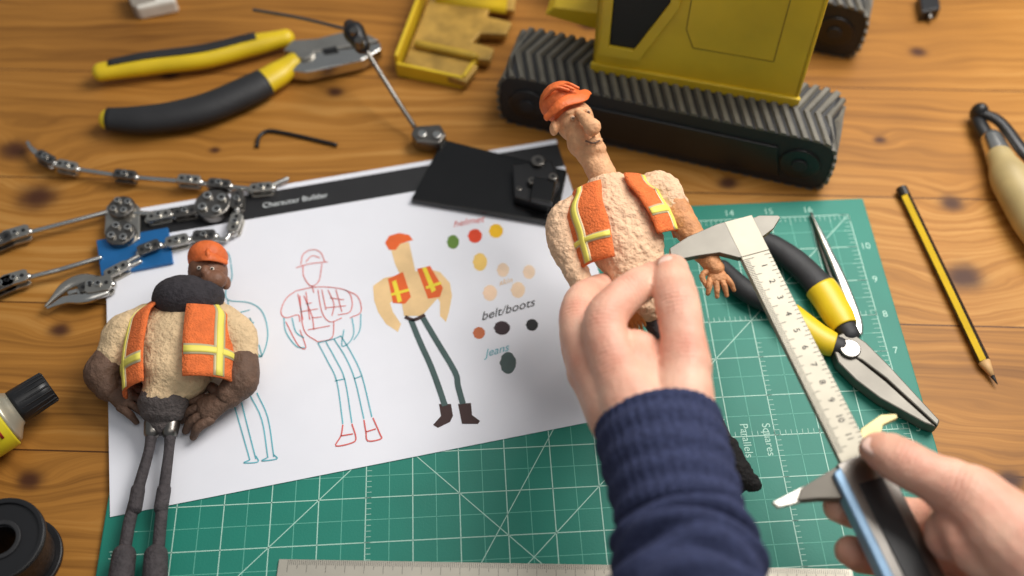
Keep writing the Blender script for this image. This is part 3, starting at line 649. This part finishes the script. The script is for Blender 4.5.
q=T(850,349,.013); pl.append(cyl('pivot',Vector((q.x,q.y,.003)),Vector((q.x,q.y,.0142)),.0062,DSTEEL,24,.0006))
group('needle_nose_pliers',pl)
group('tweezers',[tube('arm_1',TT([(811,213,.006),(826,245,.008),(842,280,.009),(856,318,.006),(858,334,.005)]),[(.0008,.0006),(.0022,.0007),(.0030,.0007),(.0034,.0007),(.003,.0007)],STEEL,10),
 tube('arm_2',TT([(812,214,.0045),(822,247,.0045),(836,283,.0045),(852,320,.0045),(857,334,.0045)]),[(.0008,.0006),(.0022,.0007),(.0030,.0007),(.0034,.0007),(.003,.0007)],DSTEEL,10)])
def pencil():
    a=T(902,190,.0036); b=T(984,362,.0036); c=T(998,384,.0036); c.z=.0030
    t=(b-a).normalized(); s=t.cross(Z).normalized(); r=.0036; YB=mat('pencil_yellow',(222,184,40),.35); KB=mat('pencil_black',(24,22,22),.35)
    vs=[];fs=[]
    for p in (a,b):
        for j in range(6): q=math.radians(60*j+30); vs.append(p+s*r*math.cos(q)+Z*r*math.sin(q))
    for j in range(6): fs.append((j,(j+1)%6,(j+1)%6+6,j+6))
    fs.append(tuple(range(6)))
    o=mk('barrel',vs,fs,[YB,KB])
    for i,p in enumerate(o.data.polygons):
        if i in (1,3,5,6): p.material_index=1
    k=b+(c-b)*.62
    w=tube('sharpened_wood',[b,k],[.0036,.0013],mat('pencil_wood',(206,164,110),.6),12,'flat',n=2); g=tube('lead',[k,c],[.0013,.0002],INK,10,'flat',n=2)
    e=cyl('end_dip',a-t*.001,a+t*.006,.0038,KB,12)
    group('pencil',[o,w,g,e])
pencil()
tube('hex_key',TT([(257,147,.0015),(259,137,.0015),(268,131,.0015),(285,133,.0015),(312,139,.0015),(337,145,.0015)]),.0014,BLACKP,6,'flat')
OLW=mat('olive_wood_handle',(178,158,110),.5,0,.15,vs=40)
group('wooden_handled_clamp',[tube('handle',TT([(1000,158,.012),(1012,182,.013),(1035,220,.013),(1060,262,.012)]),[.0085,.0125,.0135,.010],OLW,20),
 tube('ferrule',TT([(992,140,.010),(1001,160,.011)]),[.0072,.0085],STEEL,20,n=3),
 tube('jaw_arm_1',TT([(976,112,.008),(982,128,.009),(996,148,.010)]),[(.0042,.003),(.0052,.004),(.0055,.004)],BLACKP,12),
 tube('jaw_arm_2',TT([(979,112,.012),(1000,122,.014),(1022,150,.014),(1040,170,.012)]),[(.0035,.003),(.0042,.003),(.0045,.003),(.004,.003)],BLACKP,12),
 ell('hinge',T(979,113,.010),(.006,.006,.008),BLACKP)])

# ------------------------------------------------------------------ rig plate with arm
rg=[]
rg.append(pprism('base_plate',[(443,139),(567,170),(556,223),(411,199)],.0038,.0085,BLACKG,.0008))
rg.append(pprism('clamp_block',[(512,164),(552,160),(560,182),(548,206),(514,196)],.0085,.016,BLACKP,.0012))
rg.append(pprism('clamp_foot',[(534,176),(556,180),(552,203),(530,198)],.016,.021,BLACKG,.001))
for (x,y,z,r) in [(538,160,.019,.0045),(553,176,.0225,.003),(532,180,.020,.0028),(519,188,.0165,.002)]:
    q=T(x,y,z); rg.append(cyl('screw_%d'%x,Vector((q.x,q.y,.0075)),q,r,DSTEEL,18,.0005))
    rg.append(cyl('socket_%d'%x,q-Z*.0005,q+Z*.0002,r*.45,INK,6))
rg.append(pprism('hinge_block',[(414,126),(440,124),(446,134),(440,143),(416,141),(411,134)],.0040,.013,DSTEEL,.001))
for x,y in ((422,133),(437,134)): q=T(x,y,.0145); rg.append(cyl('hinge_screw_%d'%x,q-Z*.006,q,.003,STEEL,16,.0004))
rg.append(tube('rod_1',TT([(414,126,.010),(392,92,.024),(362,44,.040)]),.0017,DSTEEL,10))
rg.append(tube('knuckle',TT([(362,46,.040),(354,32,.042),(350,26,.042)]),[.0055,.0075,.0045],BLACKP,16)); 
for dx,dy in ((0,0),(5,10)): q=T(354+dx,30+dy,.049); rg.append(cyl('knuckle_screw_%d'%dx,q-Z*.006,q,.003,DSTEEL,12))
rg.append(tube('rod_2',TT([(350,30,.042),(300,18,.042),(254,10,.042)]),[.0012,.0012,.0012],DSTEEL,10))
group('rigging_arm_stand',rg)

# ------------------------------------------------------------------ ball joint armature
ar=[]
def rod(p,q,r=.0017): ar.append(tube('rod',TT([p,q]),r,STEEL,10,n=1))
def bj(x,y,ang,L_=.014,w=.0066,z=.006,m=GREYMETAL):
    c=T(x,y,z); d=Vector((math.cos(ang),math.sin(ang),0)); s=Vector((-d.y,d.x,0))
    for h in (-.0026,.0026):
        ar.append(lprism('joint_plate',[(-L_*.5,-w*.35),(-L_*.38,-w*.5),(L_*.38,-w*.5),(L_*.5,-w*.35),(L_*.5,w*.35),(L_*.38,w*.5),(-L_*.38,w*.5),(-L_*.5,w*.35)],c+Z*h,d,s,Z,-.0010,.0010,m,.0003))
    for k in (-1,1): ar.append(ell('ball',c+d*k*L_*.46,(.0028,.0028,.0028),STEEL,seg=12,rings=8)); ar.append(cyl('ball_seat',c+d*k*L_*.30+Z*.0034,c+d*k*L_*.30+Z*.0040,.0012,INK,10))
    ar.append(cyl('joint_screw',c-Z*.003,c+Z*.0048,.0021,STEEL,12)); ar.append(cyl('screw_socket',c+Z*.0048,c+Z*.00495,.0012,INK,6))
def an(a,b):
    d=T(*b)-T(*a); return math.atan2(d.y,d.x)
def chain(P,joints,z=.007,L_=.015,w=.0070):
    for i in range(len(P)-1): rod((P[i][0],P[i][1],z),(P[i+1][0],P[i+1][1],z))
    for k_,i in enumerate(joints):
        a=P[max(0,i-1)];b=P[min(len(P)-1,i+1)]; bj(P[i][0],P[i][1],an(a,b),L_,w,z,GREYMETAL if k_%2 else DSTEEL)
chain([(30,147),(47,160),(68,168),(126,177),(190,182),(220,186),(262,190),(287,179)],[1,2,3,4,5,6])
chain([(0,243),(17,236),(108,212),(152,214),(186,214)],[0,1],L_=.017,w=.009)
chain([(186,214),(160,218),(150,222)],[0,1])
chain([(2,287),(16,281),(60,270),(100,258)],[0,1],L_=.016,w=.009)
chain([(238,202),(236,225),(226,240),(205,238),(178,243),(150,250),(128,262)],[0,1,3,4,5],L_=.014,w=.0080)
chain([(70,293),(92,287),(118,272),(140,262)],[1,2])
for (x,y,r) in [(122,208,.0085),(121,234,.0095),(213,205,.0115)]:
    c=T(x,y,.009)
    ar.append(cyl('socket_disc',Vector((c.x,c.y,.0045)),Vector((c.x,c.y,.011)),r,DSTEEL,28,.001))
    for k in range(4):
        a=k*math.pi/2+.6; d=Vector((math.cos(a),math.sin(a),0))*r*.58
        ar.append(cyl('disc_screw',Vector((c.x,c.y,.011))+d,Vector((c.x,c.y,.0128))+d,r*.26,STEEL,12,.0002)); ar.append(cyl('disc_socket',Vector((c.x,c.y,.0128))+d,Vector((c.x,c.y,.0129))+d,r*.13,INK,6))
ar.append(pprism('chest_bar',[(106,206),(114,200),(131,199),(140,207),(140,238),(128,246),(110,243),(104,233)],.0040,.0075,GREYMETAL,.0008))
ar.append(pprism('blue_block',[(96,240),(168,227),(173,262),(101,276)],.0038,.0065,mat('blue_anodised',(36,108,170),.35,.3),.0006))
ar.append(tube('gripper_1',TT([(104,284,.008),(84,280,.008),(66,286,.008),(46,306,.006)]),[(.004,.002),(.0045,.0025),(.0035,.002),(.001,.001)],GREYMETAL,12))
ar.append(tube('gripper_2',TT([(106,291,.008),(86,298,.008),(66,300,.007),(48,308,.006)]),[(.004,.002),(.004,.0025),(.003,.002),(.001,.001)],STEEL,12))
bj(100,287,.2,.016,.011,.008)
ar.append(tube('wire_end',TT([(28,143,.006),(34,152,.008),(45,157,.007),(52,168,.006)]),.0016,STEEL,8))
group('ball_joint_armature',ar)

# ------------------------------------------------------------------ bulldozer model
bd=[]
ta=T(522,126,0); tb_=T(798,187,0); bu=(tb_-ta).normalized(); bv=Vector((-bu.y,bu.x,0)); TL=(tb_-ta).length
TWd=.046
TREAD=mat('tread_rubber',(104,100,90),.6,0,.25,bump=.5)
def track(o,pre):
    R_=.016; hh=.045
    prof=[]
    for i in range(9): q=math.pi*.5+math.pi*i/8; prof.append((R_*math.copysign(abs(math.cos(q))**.6,math.cos(q)),hh/2+hh/2*math.copysign(abs(math.sin(q))**.6,math.sin(q))))
    for i in range(9): q=-math.pi*.5+math.pi*i/8; prof.append((TL+R_*math.copysign(abs(math.cos(q))**.6,math.cos(q)),hh/2+hh/2*math.copysign(abs(math.sin(q))**.6,math.sin(q))))
    bd.append(lprism(pre+'_belt',prof,o,bu,Z,bv,0.0,TWd,BLACKR,.001))
    per=prof+[prof[0]]; seg=[math.dist(per[i],per[i+1]) for i in range(len(per)-1)]; tot=sum(seg)
    def pm(s,v,h):
        s%=tot; i=0
        while i<len(seg)-1 and s>seg[i]: s-=seg[i]; i+=1
        f=s/max(1e-9,seg[i]); x=per[i][0]*(1-f)+per[i+1][0]*f; z=per[i][1]*(1-f)+per[i+1][1]*f
        dx=per[i+1][0]-per[i][0]; dz=per[i+1][1]-per[i][1]; n=Vector((dz,-dx)).normalized()
        return o+bu*(x+n.x*h)+Z*max(0.0002,z+n.y*h)+bv*v
    n=int(tot/.0070); vs=[];fs=[]
    for i in range(n):
        s0=i*tot/n
        for (va,vb,sa,sb) in ((-.0006,TWd*.5,0,.010),(TWd*.5,TWd+.0006,.010,0)):
            k=len(vs)
            for f in (0,1):
                v=va+(vb-va)*f; s=s0+(sa+(sb-sa)*f)
                vs+= [pm(s-.0026,v,-.0002),pm(s-.0014,v,.0020),pm(s+.0014,v,.0020),pm(s+.0026,v,-.0002)]
            for q in range(3): fs.append((k+q,k+q+1,k+q+5,k+q+4))
            fs.append((k,k+1,k+2,k+3)); fs.append((k+4,k+5,k+6,k+7))
    bd.append(mk(pre+'_treads',vs,fs,TREAD))
    for i,f in enumerate((0.02,.98)):
        c=o+bu*TL*f+Z*.0225
        bd.append(cyl(pre+'_wheel_%d'%i,c-bv*.0015,c+bv*.004,.013,BLACKP,28,.001)); bd.append(cyl(pre+'_hub_%d'%i,c-bv*.003,c,.005,BLACKR,16,.0006))
    bd.append(lprism(pre+'_side_frame',[(.014,.008),(TL-.014,.008),(TL-.020,.034),(.020,.034)],o,bu,Z,bv,-.0018,.001,BLACKP,.0008))
track(ta,'near_track')
fo=ta+bv*.128+bu*.006
track(fo,'far_track')
p0=T(592,68,.046); p1=T(797,104,.046); bo=Vector((p0.x,p0.y,0)); bw=(Vector((p1.x,p1.y,0))-bo); BL=bw.length; bw.normalize(); bn=Vector((-bw.y,bw.x,0))
bd.append(lprism('hull_side',[(0,.046),(BL,.046),(BL-.002,.20),(0,.20)],bo,bw,Z,bn,0,.004,YELM,.0012))
bd.append(lprism('hull_end',[(0,.02),(.075,.02),(.075,.20),(0,.20)],bo+bw*BL,bn,Z,bw,-.004,0,YELM,.0012))
bd.append(lprism('hull_end_2',[(0,.02),(.075,.02),(.075,.20),(0,.20)],bo,bn,Z,bw,0,.004,YELM,.0012))
bd.append(lprism('hull_back',[(0,.046),(BL,.046),(BL,.20),(0,.20)],bo+bn*.075,bw,Z,bn,-.004,0,YELM,.0012))
bd.append(lprism('hull_roof',[(0,0),(BL,0),(BL,.075),(0,.075)],bo+Z*.2,bw,bn,Z,-.004,0,YELM,.0012))
bd.append(lprism('bottom_lip',[(-.001,.044),(BL+.001,.044),(BL+.001,.052),(-.001,.052)],bo,bw,Z,bn,-.0022,.001,YELM,.0008))
bd.append(lprism('doorway_shade',[(.010,.070),(.026,.070),(.044,.110),(.044,.15),(.010,.15)],bo,bw,Z,bn,-.0012,.001,INK,.0))  # flat black panel on the hull, painted as the shade inside the cab opening
bd.append(lprism('door_frame',[(.004,.062),(.030,.062),(.050,.110),(.050,.16),(.044,.16),(.044,.112),(.026,.070),(.010,.070),(.010,.16),(.004,.16)],bo,bw,Z,bn,-.0035,.001,YELM,.0006))
def plate_line(a,b):
    a=Vector(a);b=Vector(b); t=(b-a).normalized(); s=Vector((-t.y,t.x))*.0004
    return [tuple(a+s),tuple(a-s),tuple(b-s),tuple(b+s)]
PL=mat('panel_seam',(160,132,30),.6)
for i,(a_,b_) in enumerate([((.062,.078),(.112,.078)),((.112,.078),(.112,.15)),((.062,.078),(.056,.092)),((.056,.092),(.056,.15))]):
    bd.append(lprism('seam_%d'%i,plate_line(a_,b_),bo,bw,Z,bn,-.0003,.0005,PL))
bd.append(lprism('underframe',[(.0,.0),(BL-.01,.0),(BL-.01,.07),(0,.07)],bo+bn*.004,bw,bn,Z,.012,.047,BLACKP,.001))
bd.append(lprism('fender',[(-.040,.052),(.0,.046),(.0,.062),(-.034,.060)],bo+bn*.035,bw,Z,bn,0,.04,YELM,.001))
group('toy_bulldozer',bd)

# ------------------------------------------------------------------ bulldozer blade bracket
bb=[]
bb.append(pprism('back_panel',[(430,-4),(404,62),(466,82),(478,66),(468,58),(490,60),(494,48),(472,42),(480,33),(506,34),(512,22),(486,16),(490,8),(514,10),(516,-4)],.004,.010,mat('worn_brown_metal',(176,140,66),.5,.2,.35,vs=70),.0008))
def wall(n,a,b,z1,m,th=.0025):
    p=T(a[0],a[1],0);q=T(b[0],b[1],0); u=(q-p).normalized(); v=Vector((-u.y,u.x,0)); l=(q-p).length
    bb.append(lprism(n,[(0,0),(l,0),(l,z1*.9),(0,z1)],p,u,Z,v,-th/2,th/2,m,.0006))
wall('left_cheek',(398,74),(428,-8),.018,YELM); wall('front_cheek',(398,75),(464,88),.012,YELM); wall('right_cheek',(464,88),(478,66),.012,YELM)
vs=[];fs=[]
pa=T(436,14,0); pb_=T(506,22,0); u_=(pb_-pa).normalized(); v_=Vector((-u_.y,u_.x,0)); l_=(pb_-pa).length
for i in range(13):
    f=i/12
    for x_ in (0,l_*.5,l_): vs.append(pa+u_*x_+v_*(.010*math.sin(f*math.pi)+f*.012)+Z*(.008+f*.045))
for i in range(12):
    for j in range(2): q=i*3+j; fs.append((q,q+1,q+4,q+3))
bb.append(mk('curved_blade',vs,fs,YELM,smooth=True,solid=.002))
bb.append(tube('cross_bar',TT([(418,44,.013),(474,56,.013)]),.003,YELD,14,n=2))
group('bulldozer_blade_bracket',bb)

# ------------------------------------------------------------------ left: glue bottle, wire spool
LW=mat('label_yellow',(222,204,40),.4)
ca=T(-62,456,.020); cb=T(2,416,.020); dd=(cb-ca).normalized(); dd.z=0; dd.normalize()
cc=cb+dd*.008; ce=cc+dd*.021
gb=[tube('bottle',[ca,cb],[.0185,.0185],LW,32,'flat',n=4,bevel=.001),tube('shoulder',[cb,cc],[.0175,.0098],mat('silver_foil',(196,190,170),.35,.6),32,'flat',n=4),
 tube('cap',[cc,cc+dd*.002,ce],[.0095,.0100,.0088],BLACKP,24,'flat',n=3)]
for j in range(18):
    q=2*math.pi*j/18; s=dd.cross(Z); r=.0094; o_=s*r*math.cos(q)+Z*r*math.sin(q)
    gb.append(tube('cap_rib_%d'%j,[cc+dd*.003+o_,ce-dd*.001+o_*.95],.0006,BLACKP,6,n=1))
tbg=Tube([ca,cb],[.0185,.0185]); gb.append(tbg.patch('label_text_band',INK,.72,.80,20,120,.0003,3,12,.0003)); gb.append(tbg.patch('label_red_band',mat('label_red',(170,50,40),.5),.84,.88,20,160,.0003,3,12,.0003))
group('glue_bottle',gb)
sp=[]
c=T(0,540,.028)
def ring(name,c,ri,ro,z0,z1,m):
    vs=[];fs=[];S=48
    for z in (z0,z1):
        for r in (ri,ro):
            for j in range(S): a=2*math.pi*j/S; vs.append(Vector((c.x+r*math.cos(a),c.y+r*math.sin(a),z)))
    for j in range(S):
        k=(j+1)%S; fs+=[(j,k,S+k,S+j),(2*S+j,2*S+k,3*S+k,3*S+j),(j,k,2*S+k,2*S+j),(S+j,S+k,3*S+k,3*S+j)]
    return mk(name,vs,fs,m,bevel=.0008)
sp=[ring('top_flange',c,.008,.0225,.025,.028,BLACKP),ring('bottom_flange',c,.008,.0225,0,.003,BLACKP),ring('core',c,.0075,.010,0,.027,BLACKP),ring('wound_wire',c,.010,.019,.003,.025,mat('wound_wire',(58,52,50),.4,.5,.3,vs=400,bump=.6)),ring('rim',c,.0195,.0225,.028,.0295,BLACKP),ring('hub_rim',c,.008,.0105,.028,.0290,BLACKR)]
group('wire_spool',sp)
group('white_eraser',[pprism('block',[(128,-8),(170,-12),(176,0),(136,8)],0,.012,mat('white_rubber',(226,220,208),.7),.002),pprism('sleeve',[(124,-12),(150,-16),(156,0),(132,6)],0,.0128,mat('eraser_sleeve',(150,140,128),.6),.001)])
group('bulldog_clip',[pprism('body',[(919,-8),(938,-10),(941,8),(922,12)],0,.010,BLACKP,.001),tube('lever',TT([(928,8,.006),(930,18,.004)]),.002,DSTEEL,10,n=2)])

# ------------------------------------------------------------------ light
w=bpy.data.worlds.new('world'); sc.world=w; w.use_nodes=True
w.node_tree.nodes['Background'].inputs[0].default_value=(.90,.95,1,1); w.node_tree.nodes['Background'].inputs[1].default_value=.25
def area(name,loc,target,size,power,col):
    l=bpy.data.lights.new(name,'AREA'); l.energy=power; l.size=size; l.color=col; o=bpy.data.objects.new(name,l); sc.collection.objects.link(o)
    o.location=loc; o.rotation_euler=(Vector(target)-Vector(loc)).to_track_quat('-Z','Y').to_euler()
area('window_light',(.42,.66,.72),(.10,.27,0),.5,9.5,(1,.965,.92))
area('ceiling_lamp',(.15,.1,1.6),(.1,.3,0),.8,3.2,(1,.95,.88))
